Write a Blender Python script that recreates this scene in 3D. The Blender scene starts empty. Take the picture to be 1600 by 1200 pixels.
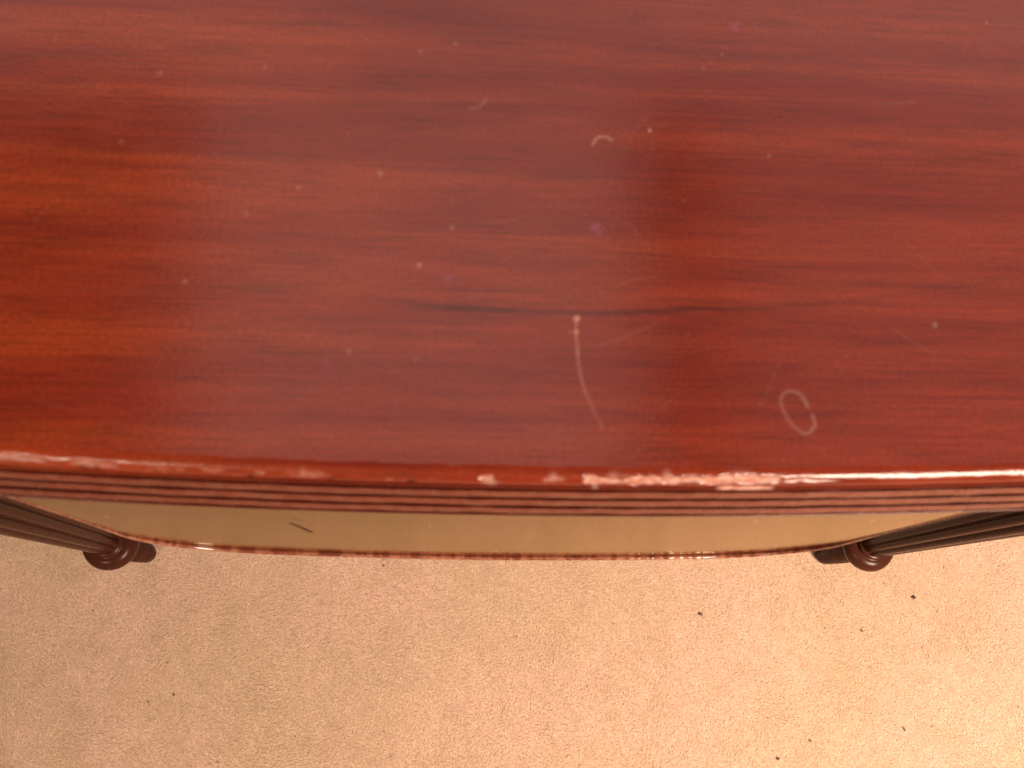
import bpy, math
import numpy as np
from mathutils import Matrix, Vector

# ------------------------------------------------------------------ camera, world, lights, exposure
SC = bpy.context.scene
COL = SC.collection
CAM = Vector((-0.038, 0.0, 0.66))
ROT = Matrix(((0.99709, -0.01727, -0.0742), (-0.00399, 0.96081, -0.27717), (0.07608, 0.27666, 0.95795)))
cd = bpy.data.cameras.new('camera')
cd.sensor_width = 36.0
cd.lens = 36.0 * 1385.0 / 1600.0
cd.clip_start = 0.01
cd.clip_end = 50.0
cd.dof.use_dof = True
cd.dof.focus_distance = 0.50
cd.dof.aperture_fstop = 20.0
cam = bpy.data.objects.new('camera', cd)
COL.objects.link(cam)
cam.matrix_world = Matrix.Translation(CAM) @ ROT.to_4x4()
SC.camera = cam

world = bpy.data.worlds.new('World')
SC.world = world
world.use_nodes = True
bg = world.node_tree.nodes['Background']
bg.inputs[0].default_value = (1.0, 0.78, 0.60, 1)
bg.inputs[1].default_value = 0.07

def area_lamp(name, loc, target, sx, sy, power, color, spread=180):
    l = bpy.data.lights.new(name, 'AREA')
    l.shape = 'RECTANGLE'
    l.size, l.size_y = sx, sy
    l.energy = power
    l.spread = math.radians(spread)
    l.color = color
    o = bpy.data.objects.new(name, l)
    COL.objects.link(o)
    o.location = loc
    d = Vector(target) - Vector(loc)
    o.rotation_euler = d.to_track_quat('-Z', 'Y').to_euler()
    return o

WARM = (1.0, 0.80, 0.60)
area_lamp('key_lamp', (0.66, -0.80, 1.12), (0.30, -0.10, 0.0), 0.46, 0.40, 11.9, (1.0, 0.76, 0.585), 82)
area_lamp('side_lamp', (-0.64, -0.74, 1.05), (-0.25, 0.15, 0.4), 0.22, 0.08, 4.2, WARM)
area_lamp('haze_panel', (-0.085, 0.53, 1.55), (-0.085, 0.53, 0.0), 0.69, 0.66, 2.15, (1.0, 0.74, 0.66))  # added unseen panel, no real fixture: reflects as haze on the top
area_lamp('haze_panel', (0.83, 0.53, 1.55), (0.83, 0.53, 0.0), 0.84, 0.66, 1.35, (1.0, 0.74, 0.68))  # second added panel; the gap beside it reflects as a dark band
area_lamp('haze_panel', (0.10, 1.24, 1.55), (0.10, 1.24, 0.0), 2.6, 0.72, 7.5, (1.0, 0.80, 0.74))  # added strip further back, for haze on the far part of the top

SC.view_settings.view_transform = 'Standard'
SC.view_settings.look = 'None'
SC.view_settings.exposure = 0.0
SC.view_settings.gamma = 1.0
SC.view_settings.use_curve_mapping = False

# ------------------------------------------------------------------ small helpers
RNG = np.random.default_rng(7)
MM = 0.001

def vnoise(x, y, seed):
    """smooth value noise, -1..1"""
    x = np.asarray(x, float); y = np.asarray(y, float)
    xi = np.floor(x).astype(np.int64); yi = np.floor(y).astype(np.int64)
    fx = x - xi; fy = y - yi
    fx = fx * fx * (3 - 2 * fx); fy = fy * fy * (3 - 2 * fy)
    def h(a, b):
        n = (a * 374761393 + b * 668265263 + seed * 974634777) & 0x7fffffff
        n = ((n ^ (n >> 13)) * 1274126177) & 0x7fffffff
        n = (n ^ (n >> 16)) & 0xffff
        return n / 32767.5 - 1.0
    a = h(xi, yi); b = h(xi + 1, yi); c = h(xi, yi + 1); d = h(xi + 1, yi + 1)
    return (a * (1 - fx) + b * fx) * (1 - fy) + (c * (1 - fx) + d * fx) * fy

def fbm(x, y, seed, octaves=3):
    s = 0; a = 1; t = 0
    for k in range(octaves):
        s = s + a * vnoise(x * 2 ** k, y * 2 ** k, seed + k * 17); t += a; a *= 0.5
    return s / t

def sstep(a, b, x):
    t = np.clip((x - a) / (b - a), 0, 1)
    return t * t * (3 - 2 * t)

def seg_dist(px, py, pts):
    """distance to a polyline and the arc position (0..1) of the closest point"""
    best = np.full(px.shape, 1e9); pos = np.zeros(px.shape)
    n = len(pts) - 1
    for k in range(n):
        ax, ay = pts[k]; bx, by = pts[k + 1]
        dx, dy = bx - ax, by - ay
        t = np.clip(((px - ax) * dx + (py - ay) * dy) / (dx * dx + dy * dy), 0, 1)
        d = np.hypot(px - ax - t * dx, py - ay - t * dy)
        m = d < best
        best = np.where(m, d, best); pos = np.where(m, (k + t) / n, pos)
    return best, pos

def smooth_path(pts, n):
    """Catmull-Rom through the points"""
    p = np.array([pts[0]] + list(pts) + [pts[-1]], float)
    out = []
    for k in range(1, len(p) - 2):
        for t in np.linspace(0, 1, n, endpoint=False):
            a, b, c, d = p[k - 1], p[k], p[k + 1], p[k + 2]
            out.append(0.5 * (2 * b + (c - a) * t + (2 * a - 5 * b + 4 * c - d) * t * t + (3 * b - a - 3 * c + d) * t ** 3))
    out.append(p[-2])
    return [tuple(q) for q in out]

def mesh_np(name, verts, faces, smooth=True):
    """fast mesh from arrays; faces is an (n,4) or (n,3) array, or a list of such arrays"""
    if not isinstance(faces, list):
        faces = [faces]
    me = bpy.data.meshes.new(name)
    verts = np.asarray(verts, np.float32)
    me.vertices.add(len(verts)); me.vertices.foreach_set('co', verts.ravel())
    loops = np.concatenate([f.ravel() for f in faces]).astype(np.int32)
    counts = np.concatenate([np.full(len(f), f.shape[1], np.int32) for f in faces])
    starts = np.concatenate([[0], np.cumsum(counts)[:-1]]).astype(np.int32)
    me.loops.add(len(loops)); me.loops.foreach_set('vertex_index', loops)
    me.polygons.add(len(counts)); me.polygons.foreach_set('loop_start', starts)
    me.polygons.foreach_set('loop_total', counts)
    me.update(calc_edges=True)
    me.polygons.foreach_set('use_smooth', np.full(len(counts), smooth))
    me.validate()
    return me

def grid_faces(nu, nv, close_u=False, close_v=False, flip=False, base=0):
    """vertex index = u*nv + v"""
    iu = np.arange(nu if close_u else nu - 1); iv = np.arange(nv if close_v else nv - 1)
    U, V = np.meshgrid(iu, iv, indexing='ij')
    U1 = (U + 1) % nu; V1 = (V + 1) % nv
    f = np.stack([U * nv + V, U1 * nv + V, U1 * nv + V1, U * nv + V1], -1).reshape(-1, 4) + base
    return f[:, ::-1].copy() if flip else f

def put(name, me, mat, parent=None):
    o = bpy.data.objects.new(name, me)
    COL.objects.link(o)
    if mat is not None and not me.materials:
        me.materials.append(mat)
    if parent is not None:
        o.parent = parent
    return o

def color_attr(me, name, data):
    a = me.attributes.new(name, 'FLOAT_COLOR', 'POINT')
    a.data.foreach_set('color', np.asarray(data, np.float32).ravel())

# ------------------------------------------------------------------ materials
class NT:
    def __init__(self, name):
        self.m = bpy.data.materials.new(name)
        self.m.use_nodes = True
        self.t = self.m.node_tree
        self.t.nodes.clear()
        self.out = self.t.nodes.new('ShaderNodeOutputMaterial')
        self.p = self.t.nodes.new('ShaderNodeBsdfPrincipled')
        self.t.links.new(self.p.outputs[0], self.out.inputs[0])
        self.tc = self.t.nodes.new('ShaderNodeTexCoord').outputs['Object']
    def set(self, sock, v):
        if isinstance(v, bpy.types.NodeSocket):
            self.t.links.new(v, sock)
        elif isinstance(v, (tuple, list)) and sock.type == 'RGBA' and len(v) == 3:
            sock.default_value = (*v, 1)
        else:
            sock.default_value = v
    def bsdf(self, **kw):
        for k, v in kw.items():
            self.set(self.p.inputs[k.replace('_', ' ')], v)
    def scaled(self, s, off=(0, 0, 0)):
        n = self.t.nodes.new('ShaderNodeMapping')
        self.t.links.new(self.tc, n.inputs[0]); n.inputs['Scale'].default_value = s; n.inputs['Location'].default_value = off
        return n.outputs[0]
    def noise(self, s, detail=3, rough=0.55, dist=0.0, vec=None):
        n = self.t.nodes.new('ShaderNodeTexNoise')
        self.t.links.new(vec if vec is not None else self.scaled(s), n.inputs['Vector'])
        n.inputs['Scale'].default_value = 1.0
        n.inputs['Detail'].default_value = detail
        n.inputs['Roughness'].default_value = rough
        n.inputs['Distortion'].default_value = dist
        return n.outputs['Fac']
    def ramp(self, fac, a, b, lo=0.0, hi=1.0):
        n = self.t.nodes.new('ShaderNodeMapRange')
        n.interpolation_type = 'SMOOTHSTEP'
        self.set(n.inputs[0], fac)
        for k, v in enumerate((a, b, lo, hi)):
            self.set(n.inputs[k + 1], v)
        return n.outputs[0]
    def math(self, op, a, b=0.0):
        n = self.t.nodes.new('ShaderNodeMath'); n.operation = op
        self.set(n.inputs[0], a); self.set(n.inputs[1], b)
        return n.outputs[0]
    def mix(self, fac, a, b, mode='MIX'):
        n = self.t.nodes.new('ShaderNodeMix'); n.data_type = 'RGBA'; n.blend_type = mode
        self.set(n.inputs[0], fac); self.set(n.inputs[6], a); self.set(n.inputs[7], b)
        return n.outputs[2]
    def attr(self, name):
        n = self.t.nodes.new('ShaderNodeAttribute'); n.attribute_name = name
        s = self.t.nodes.new('ShaderNodeSeparateColor')
        self.t.links.new(n.outputs['Color'], s.inputs[0])
        return s.outputs[0], s.outputs[1], s.outputs[2], n.outputs['Alpha']
    def bump(self, h, strength, dist):
        n = self.t.nodes.new('ShaderNodeBump')
        self.set(n.inputs['Height'], h)
        n.inputs['Strength'].default_value = strength; n.inputs['Distance'].default_value = dist
        return n.outputs[0]

DARK = (0.050, 0.0065, 0.0040)
MID = (0.180, 0.0175, 0.0080)
LIGHT = (0.248, 0.0320, 0.0102)
BARE = (0.47, 0.18, 0.120)

def wood_color(n, along=0, tone=1.0, broad=False):
    """mahogany figure: broad bands, streaks and fine pores drawn out along the grain"""
    def sc(l, c):
        s = [c, c, c]; s[along] = l
        return tuple(s)
    warp = n.noise(sc(9, 30), 2, 0.5)
    band = n.noise(None, 4, 0.6, 0.6, n.scaled(sc(4, 80), (3.7, 1.4, 0)))
    streak = n.noise(sc(8, 720), 3, 0.65, 0.3)
    pore = n.noise(sc(48, 1300), 2, 0.5, 0.2)
    mott = n.noise(None, 4, 0.65, 0, n.scaled(sc(40, 260), (7.1, 4.3, 0)))
    fine = n.noise((900, 900, 900), 2, 0.6)
    fibre = n.noise(sc(17, 1900), 3, 0.7, 0.15)
    c = n.mix(n.ramp(band, 0.36, 0.66), tuple(tone * v for v in MID), tuple(tone * v for v in LIGHT))
    c = n.mix(n.ramp(mott, 0.42, 0.78, 0, 0.34), c, tuple(tone * v for v in DARK))
    c = n.mix(n.ramp(streak, 0.48, 0.80, 0, 0.22), c, tuple(tone * v for v in DARK))
    c = n.mix(n.ramp(pore, 0.54, 0.76, 0, 0.38), c, tuple(tone * v * 0.6 for v in DARK))
    c = n.mix(n.ramp(fibre, 0.46, 0.72, 0, 0.46), c, tuple(tone * v for v in DARK))
    if broad:                                           # the board runs paler and more orange towards its left end
        sx = n.t.nodes.new('ShaderNodeSeparateXYZ'); n.t.links.new(n.tc, sx.inputs[0])
        b = n.math('ADD', sx.outputs[0], n.math('MULTIPLY', n.math('SUBTRACT', n.noise((9, 34, 20), 3), 0.5), 0.16))
        c = n.mix(n.ramp(b, -0.13, -0.03, 1.0, 0.0), c, n.mix(1.0, c, (1.38, 1.55, 1.15), 'MULTIPLY'))
    c = n.mix(n.ramp(fine, 0.3, 0.7, 0.0, 0.30), c, tuple(tone * v for v in DARK))
    return c, pore, fine

def wood_top():
    n = NT('mahogany_top')
    c, pore, fine = wood_color(n, 0, 1.0, True)
    bare, pale, dark, purple = n.attr('wear_tone')
    edge = n.attr('edge')[0]
    c = n.mix(n.math('MULTIPLY', edge, 0.3), c, (0.42, 0.085, 0.022))
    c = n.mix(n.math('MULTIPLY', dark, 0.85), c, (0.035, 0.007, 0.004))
    c = n.mix(n.math('MULTIPLY', pale, 0.45), c, (0.58, 0.38, 0.33))
    c = n.mix(n.math('MULTIPLY', purple, 0.3), c, (0.36, 0.10, 0.27))
    bc = n.mix(n.ramp(n.noise((500, 900, 900), 3), 0.35, 0.7), BARE, (0.62, 0.38, 0.31))
    c = n.mix(bare, c, bc)
    r = n.math('ADD', n.ramp(n.noise((60, 60, 60), 3), 0.3, 0.7, 0.16, 0.21), n.math('ADD', n.math('MULTIPLY', bare, 0.45), n.math('MULTIPLY', edge, 0.12)))
    n.bsdf(Base_Color=c, Roughness=r, Specular_IOR_Level=0.5,
           Normal=n.bump(n.math('ADD', n.math('MULTIPLY', pore, -0.6), fine), 0.10, 0.0003))
    return n.m

def wood_gloss(name, rough, tone, along=0, worn=0.0, spec=0.5, ior=1.5, bump=0.05, brown=0.0):
    n = NT(name)
    c, pore, fine = wood_color(n, along, tone)
    if brown:
        c = n.mix(brown, c, (0.046, 0.0175, 0.0095))
    if worn:
        w = n.ramp(n.noise((260, 260, 260), 4, 0.7), 0.40, 0.62, 0.25 * worn, worn)
        c = n.mix(w, c, (0.34, 0.14, 0.085))
    n.bsdf(Base_Color=c, Roughness=n.ramp(n.noise((140, 140, 140), 3), 0.3, 0.7, rough * 0.8, rough * 1.25),
           Specular_IOR_Level=spec, IOR=ior,
           Normal=n.bump(n.math('ADD', n.math('MULTIPLY', pore, -0.5), n.math('MULTIPLY', fine, 0.5)), bump, 0.0002))
    return n.m

def wood_apron():
    n = NT('mahogany_apron')
    c, pore, fine = wood_color(n, 0, 0.35)
    scr, spot, dark, _ = n.attr('wear_tone')
    c = n.mix(dark, c, (0.012, 0.005, 0.006))
    c = n.mix(n.math('MULTIPLY', spot, 0.9), c, (0.75, 0.55, 0.42))
    c = n.mix(n.math('MULTIPLY', scr, 0.25), c, (0.40, 0.24, 0.10))
    bmp = n.bump(n.noise((160, 160, 160), 2), 0.03, 0.0004)
    n.bsdf(Base_Color=c, Roughness=0.8, Specular_IOR_Level=0.0)
    g = n.t.nodes.new('ShaderNodeBsdfGlossy')            # amber shellac: the reflection itself is tinted
    n.set(g.inputs['Color'], n.mix(n.math('MULTIPLY', scr, 0.8), (0.97, 0.90, 0.66), (1.0, 1.0, 0.85)))
    n.set(g.inputs['Roughness'], n.ramp(n.noise((12, 12, 30), 3), 0.3, 0.7, 0.09, 0.14)); n.set(g.inputs['Normal'], bmp)
    fr = n.t.nodes.new('ShaderNodeFresnel'); fr.inputs['IOR'].default_value = 1.42
    mx = n.t.nodes.new('ShaderNodeMixShader')
    n.set(mx.inputs[0], n.math('MULTIPLY', fr.outputs[0], n.math('SUBTRACT', 0.92, n.math('MULTIPLY', n.math('ADD', dark, n.math('MULTIPLY', spot, 0.4)), 0.9))))
    n.t.links.new(n.p.outputs[0], mx.inputs[1]); n.t.links.new(g.outputs[0], mx.inputs[2])
    n.t.links.new(mx.outputs[0], n.out.inputs[0])
    return n.m

def carpet_mat(name, use_attr):
    n = NT(name)
    big = n.noise((9, 9, 9), 3, 0.55)
    med = n.noise((34, 34, 34), 3, 0.6)
    c = n.mix(n.ramp(big, 0.35, 0.65), (0.59, 0.412, 0.285), (0.66, 0.436, 0.335))
    c = n.mix(n.ramp(med, 0.42, 0.72, 0, 0.40), c, (0.50, 0.342, 0.22))
    if use_attr:
        a = n.attr('tuft')
        c = n.mix(1.0, c, n.mix(a[0], (0.80, 0.78, 0.74), (1.10, 1.10, 1.09)), 'MULTIPLY')
        c = n.mix(a[1], c, (0.10, 0.06, 0.03))
        g = n.t.nodes.new('ShaderNodeNewGeometry').outputs['Normal']
        m = n.t.nodes.new('ShaderNodeMix'); m.data_type = 'VECTOR'; m.inputs[0].default_value = 0.96
        n.t.links.new(g, m.inputs[4]); m.inputs[5].default_value = (0, 0, 1)
        nz = n.t.nodes.new('ShaderNodeVectorMath'); nz.operation = 'NORMALIZE'
        n.t.links.new(m.outputs[1], nz.inputs[0])
        n.bsdf(Base_Color=c, Roughness=0.9, Specular_IOR_Level=0.1, Normal=nz.outputs[0])
    else:
        fine = n.noise((700, 700, 700), 3, 0.6)
        n.bsdf(Base_Color=n.mix(n.ramp(fine, 0.3, 0.7), c, (0.42, 0.295, 0.195)), Roughness=0.95, Specular_IOR_Level=0.1,
               Normal=n.bump(fine, 0.6, 0.002))
    return n.m

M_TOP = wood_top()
M_REED = wood_gloss('mahogany_reed', 0.26, 0.75, 0, 0.2, spec=0.32)
M_APRON = wood_apron()
M_BEAD = wood_gloss('mahogany_bead', 0.09, 0.6, 0, 0.95, spec=0.8)
M_LEG = wood_gloss('mahogany_leg', 0.22, 0.36, 2, spec=0.10, bump=0.004, brown=0.75)
M_FOOT = wood_gloss('mahogany_foot', 0.45, 0.25, 2, spec=0.06, bump=0.004, brown=0.4)
M_RAIL = wood_gloss('mahogany_rail', 0.35, 0.6, 0)
M_CARPET = carpet_mat('carpet_base', False)
M_PILE = carpet_mat('carpet_pile', True)
nt = NT('crumb')
nt.bsdf(Base_Color=nt.mix(nt.noise((900, 900, 900), 2), (0.06, 0.032, 0.018), (0.16, 0.09, 0.05)), Roughness=0.7)
M_CRUMB = nt.m

# ------------------------------------------------------------------ the carpet
xs = np.array([-1.6, 1.6]); 
carpet = put('carpet', mesh_np('carpet', [(-1.6, -1.4, -0.001), (1.6, -1.4, -0.001), (1.6, 1.6, -0.001), (-1.6, 1.6, -0.001)],
                               np.array([[0, 1, 2, 3]]), False), M_CARPET)
carpet['kind'] = 'structure'

def build_pile():
    sp = 0.0012
    gx = np.arange(-0.56, 0.60, sp); gy = np.arange(-0.30, 0.36, sp)
    X, Y = np.meshgrid(gx, gy, indexing='ij')
    X = (X + RNG.uniform(-0.5, 0.5, X.shape) * sp).ravel(); Y = (Y + RNG.uniform(-0.5, 0.5, Y.shape) * sp).ravel()
    n = len(X)
    lean = fbm(X * 26, Y * 26, 3) * 1.3 - 0.8 + RNG.normal(0, 0.6, n)      # direction of lean
    amt = 0.0030 * (1.0 + 0.5 * fbm(X * 18, Y * 18, 11)) * RNG.uniform(0.3, 1.5, n)
    hgt = 0.0006 * (1 + 0.22 * fbm(X * 40, Y * 40, 5)) * RNG.uniform(0.8, 1.15, n)
    w = RNG.uniform(0.00035, 0.0007, n)
    a = RNG.uniform(0, math.pi, n)
    dx, dy = np.cos(lean) * amt, np.sin(lean) * amt
    wx, wy = np.cos(a) * w, np.sin(a) * w
    z0 = np.full(n, -0.0012) + RNG.uniform(0, 0.0003, n); zm = z0 + hgt * 0.55; z1 = z0 + hgt
    # a tuft: three-sided tapered sprig, open at the base
    ang = a[:, None] + np.array([0, 2.094, 4.189])[None]
    b = np.stack([X[:, None] + np.cos(ang) * w[:, None], Y[:, None] + np.sin(ang) * w[:, None], np.repeat(z0[:, None], 3, 1)], -1)
    m = np.stack([X[:, None] + dx[:, None] * 0.35 + np.cos(ang) * w[:, None] * 0.95, Y[:, None] + dy[:, None] * 0.35 + np.sin(ang) * w[:, None] * 0.95, np.repeat(zm[:, None], 3, 1)], -1)
    t = np.stack([X + dx, Y + dy, z1], -1)[:, None]
    V = np.concatenate([b, m, t], 1)            # 7 verts
    base = (np.arange(n) * 7)[:, None]
    quads = np.concatenate([base + np.array([[0, 1, 4, 3]]), base + np.array([[1, 2, 5, 4]]), base + np.array([[2, 0, 3, 5]])], 0)[:0]
    tris = np.concatenate([base + np.array([[3, 4, 6]]), base + np.array([[4, 5, 6]]), base + np.array([[5, 3, 6]])], 0)
    me = mesh_np('carpet_pile', V.reshape(-1, 3), [tris], False)
    tone = np.clip(0.5 + RNG.normal(0, 0.26, n) + 0.35 * fbm(X * 140, Y * 140, 21), 0, 1)
    lint = (RNG.random(n) < 0.0022) * RNG.uniform(0.3, 0.9, n)
    d = np.stack([tone, lint, tone * 0, tone * 0 + 1], -1)
    color_attr(me, 'tuft', np.repeat(d[:, None], 7, 1))
    o = put('carpet_pile', me, M_PILE)
    o['kind'] = 'stuff'
    o['label'] = 'short beige cut pile of the carpet under the table'
    o['category'] = 'carpet pile'
build_pile()

# ------------------------------------------------------------------ the table
TOPZ = 0.46
YC = 0.2525
table = bpy.data.objects.new('side_table', None)
COL.objects.link(table)
table.location = (0, YC, 0)
table['label'] = 'red mahogany side table with worn reeded edge, glossy apron and reeded legs'
table['category'] = 'table'

def part(name, me, mat, parent=None):
    o = put(name, me, mat, parent or table)
    if parent is None:
        o.location = (0, -YC, 0)
    return o

R_BOW = 2.6
def y_front(x):
    return 0.0348 + x * x / (2 * R_BOW)

# outline of the top's arris: fine columns where the wear is, coarse elsewhere
STEP = 0.0005
fine = np.arange(-0.176, 0.1361, STEP)
cols = np.concatenate([np.arange(-0.25, -0.1761, 0.004), fine, np.arange(0.140, 0.2501, 0.004)])
cols[-1] = 0.25
fx, fy = cols, y_front(cols)
sl = cols / R_BOW
fnx, fny = sl / np.sqrt(1 + sl ** 2), -1 / np.sqrt(1 + sl ** 2)
RC = 0.04
a0 = math.atan2(fny[-1], fnx[-1])
cx, cy = fx[-1] - fnx[-1] * RC, fy[-1] - fny[-1] * RC
ang = np.linspace(a0, 0, 14)[1:]
rx, ry, rnx, rny = cx + RC * np.cos(ang), cy + RC * np.sin(ang), np.cos(ang), np.sin(ang)
FX = np.concatenate([-rx[::-1], fx, rx]); FY = np.concatenate([ry[::-1], fy, ry])
FNX = np.concatenate([-rnx[::-1], fnx, rnx]); FNY = np.concatenate([rny[::-1], fny, rny])
NF = len(FX)
OX = np.concatenate([FX, FX[::-1]]); OY = np.concatenate([FY, 2 * YC - FY[::-1]])
ONX = np.concatenate([FNX, FNX[::-1]]); ONY = np.concatenate([FNY, -FNY[::-1]])
NO = len(OX)
FRONT = np.arange(NO) < NF

# --- wear on the arris: (from, to, strength) along x in mm, bare patches that the noise breaks up
def edge_wear(x, lvl):
    """x metres along the front, lvl 0 (top flat) .. 1 (foot of the round-over) -> bare wood 0..1"""
    X = x / MM
    n1 = fbm(X / 4.2, lvl * 2.0, 31, 3); n2 = fbm(X / 1.3, lvl * 5.0, 57, 2)
    w = np.zeros(np.broadcast(X, lvl).shape)
    def patch(a, b, lo, hi, soft, s):
        top = lo + 0.13 * n1 + 0.08 * n2; bot = hi + 0.12 * vnoise(X / 3.1, X * 0, 77) + 0.05 * n2
        m = sstep(a - soft, a + soft, X + 1.0 * n2) * (1 - sstep(b - soft, b + soft, X + 1.0 * n2))
        return s * m * sstep(top - 0.06, top + 0.06, lvl) * (1 - sstep(bot - 0.06, bot + 0.06, lvl)) * (0.8 + 0.2 * n2)
    w = np.maximum(w, patch(-5.5, 3.2, 0.46, 0.86, 0.8, 1.0))
    w = np.maximum(w, patch(4.0, 17.5, 0.42, 0.90, 1.2, 1.0))
    w = np.maximum(w, patch(16.5, 41, 0.38, 0.80, 1.2, 1.0))
    w = np.maximum(w, patch(40, 54, 0.50, 0.72, 2.5, 0.5))
    w = np.maximum(w, patch(-29.6, -26.6, 0.50, 0.98, 0.6, 0.8))
    w = np.maximum(w, patch(-15.5, -10.5, 0.55, 0.80, 1.0, 0.45))
    w = np.maximum(w, patch(-140, -126, 0.40, 0.62, 1.5, 0.45))
    w = np.maximum(w, patch(-121, -112, 0.48, 0.80, 1.5, 0.55))
    # thin rubbed spots left of the middle
    rub = sstep(0.05, 0.42, fbm(X / 3.6, lvl * 3.0, 91, 3)) * sstep(0.42, 0.62, lvl) * (1 - sstep(0.80, 1.0, lvl))
    w = np.maximum(w, 0.30 * rub * sstep(-135, -105, X) * (1 - sstep(-48, -38, X)))
    return np.clip(w, 0, 1)

FLAT = 3.6                                             # mm from the arris line back to the flat
prof = []
for k in range(22):                                    # soft, much handled round-over from the flat down
    a = math.radians(82) * k / 21
    prof.append((-FLAT + 3.95 * math.sin(a), -3.3 * (1 - math.cos(a)), k / 21))
prof += [(0.60, -3.2, 1.12), (0.82, -3.55, 1.25), (1.08, -3.95, 1.4), (1.30, -4.35, 1.5), (0.5, -4.8, 2), (0.5, -8.0, 2), (1.2, -8.2, 2), (1.2, -12.0, 2),
         (2.5, -12.2, 2), (2.5, -16.9, 2), (5.40, -16.95, 2), (5.43, -16.35, 2), (5.52, -16.3, 2), (5.66, -16.6, 2), (5.72, -17.1, 2), (5.4, -17.3, 2), (2.0, -17.3, 2), (-22, -17.3, 2)]
prof = np.array(prof); NP = len(prof)
o_ = np.repeat(prof[None, :, 0] * MM, NO, 0); z_ = np.repeat(prof[None, :, 1] * MM, NO, 0)
lvl = np.repeat(prof[None, :, 2], NO, 0)
Xg = np.repeat(OX[:, None], NP, 1); isf = FRONT[:, None] & (np.abs(Xg) < 0.2)
w_edge = np.where(isf, edge_wear(Xg, np.minimum(lvl, 1.0)) * (lvl <= 1.05), 0)
# a pale sliver of torn veneer below the arris and a few pale and dark specks
Xmm = Xg / MM
sl_w = sstep(25.5, 28, Xmm) * (1 - sstep(39, 40.5, Xmm)) * sstep(1.0, 1.16, lvl + 0.05 * vnoise(Xmm / 2, Xmm * 0, 5)) * (1 - sstep(1.38, 1.55, lvl + (Xmm - 34) * 0.012))
w_edge = np.where(isf, np.maximum(w_edge, sl_w * 0.9), w_edge)
nick = np.zeros(Xg.shape)
for px, pl, pr, ps in [(-45.8, 0.9, 0.8, 1.0), (-82.0, 0.95, 0.9, 0.8), (-118.5, 0.85, 1.2, 0.9), (-116.0, 0.8, 0.8, 0.8), (60, 1.3, 0.5, 0.6), (-64, 0.95, 0.6, 0.6)]:
    nick = np.maximum(nick, ps * np.exp(-(((Xmm - px) / pr) ** 2 + ((lvl - pl) / 0.16) ** 2)))
pale_e = np.zeros(Xg.shape)
for px, pl, pr, ps in [(-3.0, 1.12, 0.7, 1.0), (-13.0, 0.5, 0.8, 0.8), (13.5, 0.33, 0.9, 0.7), (31, 0.38, 2.6, 0.8), (-27.0, 0.9, 1.2, 0.7), (1.0, 0.42, 1.2, 0.6), (-70, 0.6, 0.6, 0.6)]:
    pale_e = np.maximum(pale_e, ps * np.exp(-(((Xmm - px) / pr) ** 2 + ((lvl - pl) / 0.2) ** 2)))
nick = np.maximum(nick, 0.45 * (4 * w_edge * (1 - w_edge)) ** 2 * (0.6 + 0.4 * vnoise(Xmm / 1.2, lvl * 6, 23)))
nick = np.where(isf, nick, 0); pale_e = np.where(isf, pale_e, 0)
# chips take wood away; a faint waviness everywhere keeps the edge from being machine-clean
cut = (0.30 * w_edge + 0.3 * nick) * MM
cut = cut + np.where(lvl <= 1.5, 0.06 * MM * fbm(Xmm / 3.0, lvl * 3, 13) + 0.06 * MM * w_edge * fbm(Xmm / 0.8, lvl * 8, 19), 0)
o_ = o_ - cut * np.where(lvl > 0.02, 1, 0); z_ = z_ - cut * 0.8 * np.where(lvl > 0.02, 1, 0)
EV = np.stack([Xg + ONX[:, None] * o_, OY[:, None] + ONY[:, None] * o_, TOPZ + z_], -1).reshape(-1, 3)
edge_rub = np.where(isf, sstep(0.08, 0.5, lvl) * (1 - sstep(0.75, 1.05, lvl)) * (0.55 + 0.45 * fbm(Xmm / 9, lvl, 41)), 0) * (lvl <= 1) * (1 - 0.6 * sstep(-60, -30, Xmm))
e_wear_shade = np.stack([w_edge, pale_e, np.maximum(nick * (lvl > 0), np.where(lvl > 1.08, 0.62, 0)), np.zeros(Xg.shape)], -1).reshape(-1, 4)  # besides the nicks, shade is painted dark into the band and grooves below
EF = grid_faces(NO, NP, close_u=True)

# --- the flat of the top, a grid fine enough to carry scratches and stains
d0 = np.concatenate([np.arange(0, 0.1571, STEP), np.linspace(0.17, 1.0, 10) * 0.4354])
d0 = np.unique(d0[d0 <= 0.4354]); L0 = d0[-1]
yf_in = FY - FNY * FLAT * MM; x_in = FX - FNX * FLAT * MM
Ls = 2 * YC - 2 * yf_in
# absolute spacing in the fine part, stretched beyond
NR = len(d0)
T = d0 / L0
GY = yf_in[:, None] + Ls[:, None] * T[None]
GX = np.repeat(x_in[:, None], NR, 1)
GV = np.stack([GX, GY, np.full(GX.shape, TOPZ)], -1).reshape(-1, 3)
gx, gy = GX / MM, GY / MM
jx = gx + 0.25 * vnoise(gx / 0.9, gy / 0.9, 61); jy = gy + 0.25 * vnoise(gx / 0.9, gy / 0.9, 62)
bare = np.zeros(gx.shape); pale = np.zeros(gx.shape); dark = np.zeros(gx.shape); purp = np.zeros(gx.shape)
# long curved scratch with two small dents at its head
d, t = seg_dist(gx, gy, smooth_path([(-6.74, 74.76), (-6.99, 70.99), (-6.78, 66.93), (-6.44, 62.12), (-5.49, 57.39), (-4.35, 54.27), (-2.93, 50.71), (-1.51, 47.64)], 5))
bare = np.maximum(bare, (1 - sstep(0.1, 0.6, d)) * (0.42 - 0.32 * t) * (0.9 + 0.1 * vnoise(t * 9, t * 0, 8)))
for px, py, r, s in [(-6.74, 74.6, 0.85, 0.95), (-6.95, 71.2, 0.7, 0.6)]:
    bare = np.maximum(bare, s * (1 - sstep(r * 0.45, r * 1.25, np.hypot(gx - px, gy - py))))
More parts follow.
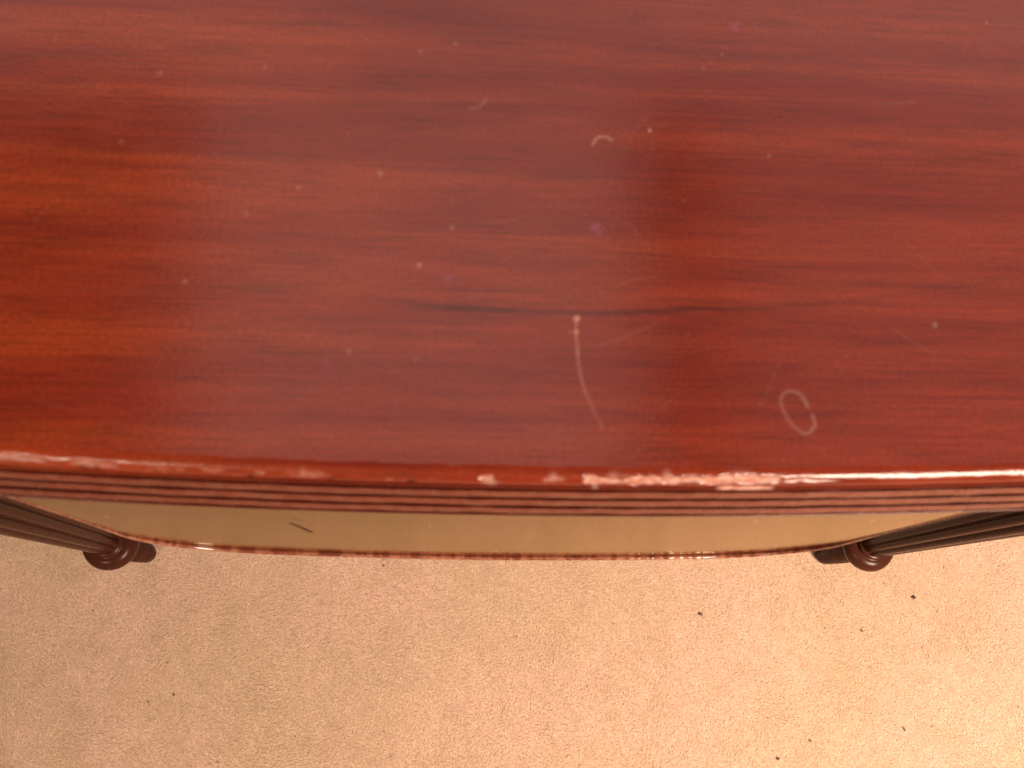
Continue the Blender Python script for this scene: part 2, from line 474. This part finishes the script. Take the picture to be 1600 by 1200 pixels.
# open ring mark
ringp = smooth_path([(48.9, 53.0), (47.9, 55.4), (46.6, 56.9), (44.3, 57.3), (42.43, 55.83), (42.34, 53.13), (44.05, 49.53), (46.2, 47.37), (48.03, 46.93), (49.95, 48.83), (49.72, 51.19)], 5)
d, t = seg_dist(gx, gy, ringp)
pale = np.maximum(pale, (1 - sstep(0.12, 0.72, d)) * (0.46 - 0.2 * np.sin(t * math.pi)) * sstep(0, 0.07, t + 0.02))
# small pale arc
d, t = seg_dist(gx, gy, smooth_path([(-1.43, 122.39), (-0.2, 124.31), (1.66, 124.95), (3.63, 123.91)], 5))
pale = np.maximum(pale, (1 - sstep(0.2, 0.6, d)) * 0.55)
d, t = seg_dist(gx, gy, smooth_path([(-33, 131.5), (-30.5, 132.3), (-29, 134.6)], 5))
pale = np.maximum(pale, (1 - sstep(0.2, 0.7, d)) * 0.22)
d, t = seg_dist(gx, gy, smooth_path([(74.4, 138.0), (80.67, 138.3), (87.08, 139.4)], 5))
pale = np.maximum(pale, (1 - sstep(0.15, 0.6, d)) * 0.12); dark = np.maximum(dark, (1 - sstep(0.2, 0.7, np.abs(d) + (gy > 138.6) * 0.6)) * 0.25)
# dust and dents
for px, py, r, s in [(-45.0, 87.39, 0.7, 0.75), (13.69, 127.35, 0.6, 0.85), (-99.98, 81.68, 0.8, 0.4), (-111.56, 138.05, 0.9, 0.35), (-118.89, 118.33, 0.7, 0.35),
                     (-55.32, 112.18, 0.9, 0.4), (-75.18, 107.35, 0.8, 0.3), (-37.24, 97.88, 0.8, 0.3), (45.09, 121.14, 0.6, 0.35), (-60.88, 65.31, 0.8, 0.25),
                     (83.54, 75.08, 0.8, 0.4), (-85.69, 141.44, 0.6, 0.35), (-46.17, 148.11, 0.6, 0.4), (-87.31, 100.14, 0.9, 0.25), (111.3, 165.6, 0.5, 0.8),
                     (34.62, 151.36, 0.6, 0.35), (-6.0, 66.8, 0.5, 0.0), (-37.0, 151.0, 0.6, 0.3)]:
    pale = np.maximum(pale, s * (1 - sstep(r * 0.35, r * 1.2, np.hypot(jx - px, (jy - py) * 0.9))))
for k in range(40):
    px, py, r = RNG.uniform(-150, 120), RNG.uniform(40, 170), RNG.uniform(0.25, 0.5)
    pale = np.maximum(pale, RNG.uniform(0.08, 0.28) * (1 - sstep(r * 0.4, r * 1.2, np.hypot(jx - px, jy - py))))
for k in range(46):                                      # hairline scratches from years of wiping
    px, py, a, L = RNG.uniform(-150, 120), RNG.uniform(42, 168), RNG.normal(0, 0.7), RNG.uniform(4, 22)
    bx, by = px + L * math.cos(a), py + L * math.sin(a)
    d, t = seg_dist(gx, gy, smooth_path([(px, py), ((px + bx) / 2 + RNG.normal(0, 1), (py + by) / 2 + RNG.normal(0, 1)), (bx, by)], 3))
    pale = np.maximum(pale, RNG.uniform(0.03, 0.10) * (1 - sstep(0.05, 0.45, d)) * np.sin(math.pi * t.clip(0.02, 0.98)))
for px, py, r, s in [(38.85, 160.75, 1.9, 0.55), (-1.16, 98.56, 2.0, 0.75), (-37.96, 83.91, 1.6, 0.4), (-65.87, 61.43, 1.6, 0.25)]:
    q = np.hypot((gx - px) * 0.9 - (gy - py) * 0.45, (gx - px) * 0.45 + (gy - py) * 0.9) + 0.9 * vnoise(gx / 0.8, gy / 0.8, 71)
    purp = np.maximum(purp, s * (1 - sstep(r * 0.3, r * 1.1, q)))
# one dark seam of grain across the board and the light line that leads into it
d, t = seg_dist(gx, gy, smooth_path([(-80.28, 78.63), (-59.24, 78.86), (-47.04, 77.7), (-37.85, 76.79), (-22.43, 76.52), (-6.87, 76.08), (5.72, 76.39), (18.48, 77.54), (29.73, 78.16), (49.28, 79.33), (74.42, 82.72), (101.57, 87.26)], 4))
amp = sstep(0.05, 0.28, t) * (1 - 0.75 * sstep(0.62, 0.95, t))
seam = amp * (1 - sstep(0.15, 1.15, d + 0.35 * vnoise(gx / 5, gy / 0.6, 81)))
dark = np.maximum(dark, 0.75 * seam)
d, t = seg_dist(gx, gy, [(-176, 77.5), (-141.58, 78.6), (-124.36, 78.75), (-103.95, 78.65), (-83.27, 78.72), (-65.27, 78.54), (-40.06, 78.2)])
lite = (1 - sstep(0.2, 1.0, d + 0.3 * vnoise(gx / 6, gy / 0.6, 83))) * (1 - sstep(0.6, 1.0, t)) * (0.24 + 0.1 * vnoise(gx / 9, gy * 0, 84))
near_edge = np.exp(-((GY - yf_in[:, None]) / (2.2 * MM)) ** 2) * (0.45 + 0.55 * fbm(gx / 7, gy * 0, 43)) * (1 - 0.7 * sstep(-60, -30, gx))
pale_grain = lite
first = edge_wear(GX, np.full(GX.shape, 0.02) - (GY - yf_in[:, None]) / (4.0 * MM))
bare = np.maximum(bare, np.where(np.abs(GX) < 0.2, first, 0) * (GY - yf_in[:, None] < 2 * MM))
g_wear = np.stack([bare, pale, dark, purp], -1).reshape(-1, 4)
GF = grid_faces(NF, NR, base=len(EV))
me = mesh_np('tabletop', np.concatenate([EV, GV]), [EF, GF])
color_attr(me, 'wear_tone', np.concatenate([e_wear_shade, g_wear]))
ed = np.concatenate([edge_rub.ravel(), pale_grain.ravel()])
color_attr(me, 'edge', np.stack([ed, ed, ed, ed * 0 + 1], -1))
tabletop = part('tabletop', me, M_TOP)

# --- three reeds round the edge
for k, (oc, zc) in enumerate(((1.60, -4.75), (2.90, -8.85), (4.25, -12.85))):
    # a nearly flat face that flares outward, with a deep narrow groove above it
    q = np.array([(-1.5, -0.4), (-0.02, -0.4), (0.0, -0.14), (0.06, -0.03), (0.14, -0.08), (0.22, -0.35), (0.42, -1.25), (0.62, -2.2), (0.78, -3.1), (0.83, -3.35), (0.74, -3.45), (-0.9, -3.45)])
    ro = (oc + np.where(q[:, 0] > 0, q[:, 0] * 1.22, q[:, 0])) * MM; rz = (zc + q[:, 1]) * MM
    wob = 0.09 * MM * vnoise(OX / 0.006, OY / 0.006, 100 + k)[:, None]
    off = ro[None] + wob
    V = np.stack([OX[:, None] + ONX[:, None] * off, OY[:, None] + ONY[:, None] * off, TOPZ + np.repeat(rz[None], NO, 0)], -1).reshape(-1, 3)
    part('reed', mesh_np('reed', V, grid_faces(NO, 12, close_u=True)), M_REED, tabletop)

# --- apron: a bowed panel with rounded lower corners
A_X0, A_X1, A_ZT, A_ZB, A_RC = -0.148, 0.107, TOPZ - 0.0175, 0.310, 0.038
A_FACE = 0.0312 - 0.0348                                 # relative to the arris line
def y_apron(x):
    return y_front(x) + A_FACE
def apron_bottom(x):
    """lower edge of the panel at x"""
    e = np.minimum(x - A_X0, A_X1 - x)
    r = A_RC
    return A_ZB + np.where(e < r, r - np.sqrt(np.maximum(r * r - (r - np.clip(e, 0, r)) ** 2, 0)), 0)
def build_apron():
    u = (1 - np.cos(np.linspace(0, math.pi, 61))) / 2
    ax = np.concatenate([A_X0 + A_RC * (1 - np.cos(np.linspace(0, math.pi / 2, 40))), np.arange(A_X0 + A_RC + STEP, A_X1 - A_RC, STEP),
                         A_X1 - A_RC * (1 - np.cos(np.linspace(math.pi / 2, 0, 40)))])
    nv = 150
    zb = apron_bottom(ax)
    tz = np.linspace(0, 1, nv)
    Z = A_ZT + (zb - A_ZT)[:, None] * tz[None]
    X = np.repeat(ax[:, None], nv, 1)
    Y = y_apron(X)
    TH = 0.016
    V = np.concatenate([np.stack([X, Y, Z], -1).reshape(-1, 3), np.stack([X, Y + TH, Z], -1).reshape(-1, 3)])
    n = len(ax)
    F1 = grid_faces(n, nv, flip=True); F2 = grid_faces(n, nv, base=n * nv)
    b = np.arange(n - 1)
    i = b * nv + nv - 1; j = (b + 1) * nv + nv - 1
    F3 = np.stack([i, j, j + n * nv, i + n * nv], -1)
    me = mesh_np('apron', V, [F1, F2, F3])
    x, z = X / MM, Z / MM
    scr = np.zeros(x.shape); spot = np.zeros(x.shape); dk = np.zeros(x.shape)
    d, t = seg_dist(x, z, [(-82.0, 399), (-80.5, 391), (-78.9, 378)])
    dk = np.maximum(dk, (1 - sstep(0.35, 1.0, d)) * 0.95)
    d, t = seg_dist(x, z, [(-79.8, 412), (-77.5, 406)])
    dk = np.maximum(dk, (1 - sstep(0.2, 0.9, d)) * 0.35)
    r = np.random.default_rng(4)
    for k in range(26):                                  # faint scratches that fan out from the middle
        a = r.uniform(-1.2, 1.2); q = r.uniform(8, 45); L = r.uniform(8, 30)
        sx, sz = -10 + q * math.sin(a) * 1.6, 415 - q * math.cos(a)
        d, t = seg_dist(x, z, [(sx, sz), (sx + L * math.sin(a) * 1.2, sz - L * math.cos(a))])
        scr = np.maximum(scr, (1 - sstep(0.12, 0.5, d)) * r.uniform(0.2, 0.8))
    for k in range(22):
        sx, sz, q = r.uniform(-140, 110), r.uniform(320, 430), r.uniform(0.2, 0.5)
        spot = np.maximum(spot, (1 - sstep(q * 0.4, q * 1.3, np.hypot(x - sx, (z - sz) * 0.35))) * r.uniform(0.3, 0.9))
    w = np.stack([scr, spot, dk, dk * 0], -1).reshape(-1, 4)
    color_attr(me, 'wear_tone', np.concatenate([w, w * 0]))
    return part('apron', me, M_APRON)
apron = build_apron()

def build_bead():
    """raised bead round the sides and the bottom of the apron"""
    pts = []
    for z in np.linspace(A_ZT - 0.001, A_ZB + A_RC, 50): pts.append((A_X0, z))
    for a in np.linspace(0, math.pi / 2, 60)[1:]: pts.append((A_X0 + A_RC * (1 - math.cos(a)), A_ZB + A_RC * (1 - math.sin(a))))
    for x in np.arange(A_X0 + A_RC + STEP, A_X1 - A_RC, STEP): pts.append((x, A_ZB))
    for a in np.linspace(math.pi / 2, 0, 60): pts.append((A_X1 - A_RC * (1 - math.cos(a)), A_ZB + A_RC * (1 - math.sin(a))))
    for z in np.linspace(A_ZB + A_RC, A_ZT - 0.001, 50)[1:]: pts.append((A_X1, z))
    p = np.array(pts); n = len(p)
    tg = np.gradient(p, axis=0); tg /= np.linalg.norm(tg, axis=1)[:, None] + 1e-12
    out = np.stack([tg[:, 1], -tg[:, 0]], -1)            # points away from the panel, in its plane
    k = 14
    a = np.linspace(0, 2 * math.pi, k, endpoint=False)
    s = np.arange(n)
    end = np.minimum(s, n - 1 - s); ef = sstep(25, 80, end); rad = 0.00075 * (0.35 + 0.65 * ef) * (1 + 0.10 * fbm(s / 9.0, s * 0.0, 5) + 0.07 * vnoise(s / 2.3, s * 0.0, 9))
    yo = -0.0006 * ef[:, None] + rad[:, None] * np.cos(a)[None] * 1.2   # across the panel's face
    po = 0.0002 + rad[:, None] * np.sin(a)[None]
    X = p[:, 0:1] + out[:, 0:1] * po; Z = p[:, 1:2] + out[:, 1:2] * po
    Y = y_apron(p[:, 0:1]) + yo
    me = mesh_np('bead', np.stack([X, Y, Z], -1).reshape(-1, 3), grid_faces(n, k, close_v=True))
    return part('bead', me, M_BEAD, apron)
build_bead()

# --- rails behind the apron, under the top
def box_mesh(name, x0, x1, y0, y1, z0, z1, b=0.0015):
    v = []
    for sx, x in ((1, x0), (-1, x1)):
        for sy, y in ((1, y0), (-1, y1)):
            for sz, z in ((1, z0), (-1, z1)):
                v += [(x + sx * b, y + sy * b, z), (x + sx * b, y, z + sz * b), (x, y + sy * b, z + sz * b)]
    import bmesh
    bm = bmesh.new()
    for q in v: bm.verts.new(q)
    bmesh.ops.convex_hull(bm, input=bm.verts)
    me = bpy.data.meshes.new(name); bm.to_mesh(me); bm.free()
    return me
ZR0, ZR1 = 0.385, TOPZ - 0.0174
LX, LY0, LY1 = 0.248, 0.0600, 2 * YC - 0.0600
part('rail', box_mesh('rail', -LX + 0.01, LX - 0.01, LY0 - 0.006, LY0 + 0.012, ZR0, ZR1), M_RAIL)
part('rail', box_mesh('rail', -LX + 0.01, LX - 0.01, LY1 - 0.012, LY1 + 0.006, ZR0, ZR1), M_RAIL)
part('rail', box_mesh('rail', -LX - 0.006, -LX + 0.009, LY0 + 0.014, LY1 - 0.014, ZR0, ZR1), M_RAIL)
part('rail', box_mesh('rail', LX - 0.009, LX + 0.006, LY0 + 0.014, LY1 - 0.014, ZR0, ZR1), M_RAIL)
# blocks that tie the apron back to the front rail
part('apron_block', box_mesh('apron_block', -0.10, 0.08, y_apron(0) + 0.0165, LY0 - 0.0065, 0.40, ZR1), M_RAIL)

# --- legs: tapered, reeded, a turned ring and a peg foot
def lathe(name, prof, seg=48, reed=None):
    a = np.linspace(0, 2 * math.pi, seg, endpoint=False)
    V = []
    for r, z, g in prof:
        rr = r * (1 - g * (1 - np.abs(np.sin(a * (reed or 1) / 2)) ** 0.55)) if reed else np.full(seg, r)
        V.append(np.stack([rr * np.cos(a), rr * np.sin(a), np.full(seg, z)], -1))
    V = np.concatenate(V)
    F = [grid_faces(len(prof), seg, close_v=True, flip=True)]
    top = np.arange(seg)[None] + (len(prof) - 1) * seg
    return mesh_np(name, V, F + [top[:, ::-1].copy() if False else top])
zt, zr = TOPZ - 0.0176, 0.078
lp = []
for t in np.linspace(0, 1, 30):
    z = zr + 0.004 + (zt - zr - 0.004) * t
    r = 0.0088 + (0.0155 - 0.0088) * t
    g = 0.24 * float(sstep(0.012, 0.045, t)) if t < 0.5 else 0.24
    lp.append((r * (1 - 0.06 * (1 - float(sstep(0.0, 0.05, t)))), z, g))
leg_me = lathe('leg', lp, 150, 10)
rp = []
for a in np.linspace(-math.pi / 2, math.pi / 2, 17):
    rp.append((0.0085 + 0.0088 * math.cos(a) ** 0.8 if abs(math.cos(a)) > 1e-6 else 0.0085, zr - 0.003 + 0.0072 * math.sin(a), 0))
rp = [(0.0083, zr - 0.014, 0), (0.0095, zr - 0.0125, 0), (0.0098, zr - 0.011, 0), (0.0090, zr - 0.0103, 0)] + rp + [(0.0100, zr + 0.0048, 0), (0.0104, zr + 0.006, 0), (0.0098, zr + 0.0072, 0), (0.0080, zr + 0.0075, 0)]
ring_me = lathe('ring', rp, 64)
fp = [(0.0045, 0.0, 0), (0.0058, 0.0008, 0), (0.0066, 0.004, 0), (0.0072, 0.012, 0), (0.0078, 0.022, 0), (0.0086, 0.038, 0), (0.0086, 0.054, 0), (0.0082, zr - 0.0138, 0)]
foot_me = lathe('foot', fp, 40)
for x, y, rz in ((-LX, LY0, 0.12), (LX, LY0, 0.25), (-LX, LY1, 0.4), (LX, LY1, 0.1)):
    leg = put('leg', leg_me, M_LEG, table)
    leg.location = (x, y - YC, 0); leg.rotation_euler.z = rz
    put('ring', ring_me, M_LEG, leg)
    put('foot', foot_me, M_FOOT, leg)

# ------------------------------------------------------------------ crumbs on the carpet
import bmesh
def crumb(x, y, size, stretch, rz, label, seed):
    bm = bmesh.new()
    bmesh.ops.create_icosphere(bm, subdivisions=2, radius=1.0)
    r = np.random.default_rng(seed)
    ph = r.uniform(0, 6.28, 6)
    for v in bm.verts:
        k = 1 + 0.28 * math.sin(3.1 * v.co.x + ph[0]) * math.sin(2.7 * v.co.y + ph[1]) + 0.22 * math.sin(5.3 * v.co.z + 4 * v.co.x + ph[2])
        v.co = Vector((v.co.x * stretch, v.co.y, v.co.z * 0.6)) * k * size * 0.6
    me = bpy.data.meshes.new('crumb'); bm.to_mesh(me); bm.free()
    o = put('crumb', me, M_CRUMB)
    o.location = (x, y, 0.0003); o.rotation_euler = (0.15, 0.1, rz)
    o['label'] = label; o['category'] = 'crumb'; o['group'] = 'dark crumbs on the carpet'
crumb(0.1515, 0.0173, 0.0016, 1.6, 0.2, 'dark jagged crumb on the beige carpet below the right half of the apron', 1)
crumb(0.3156, 0.0291, 0.0017, 1.7, 0.5, 'largest dark crumb on the carpet, just right of the right leg ring', 2)
crumb(0.2725, 0.0051, 0.0010, 1.3, -0.4, 'small round dark crumb on the carpet below the right leg ring', 3)
crumb(0.3326, 0.0183, 0.0006, 1.2, 0.0, 'tiny dark crumb at the far right, right of the largest crumb', 4)
crumb(0.2254, -0.0704, 0.0010, 1.3, 1.0, 'small brown crumb on the lower right carpet, above the bottom crumb', 5)
crumb(0.2010, -0.0819, 0.0012, 1.4, 0.1, 'brown crumb closest to the bottom of the picture on the right carpet', 6)
crumb(0.2960, -0.0634, 0.0009, 2.2, -1.0, 'thin dark curved crumb lowest at the right edge of the carpet', 7)
crumb(-0.0806, 0.0515, 0.0010, 1.0, 0.0, 'dark speck on the carpet close below the middle of the apron bead', 8)
crumb(-0.2206, -0.0356, 0.0009, 1.2, 0.8, 'black speck on the lower left carpet, right one of a close pair', 9)
crumb(-0.2372, -0.0404, 0.0008, 1.0, 0.0, 'black speck on the lower left carpet, left one of a close pair', 10)
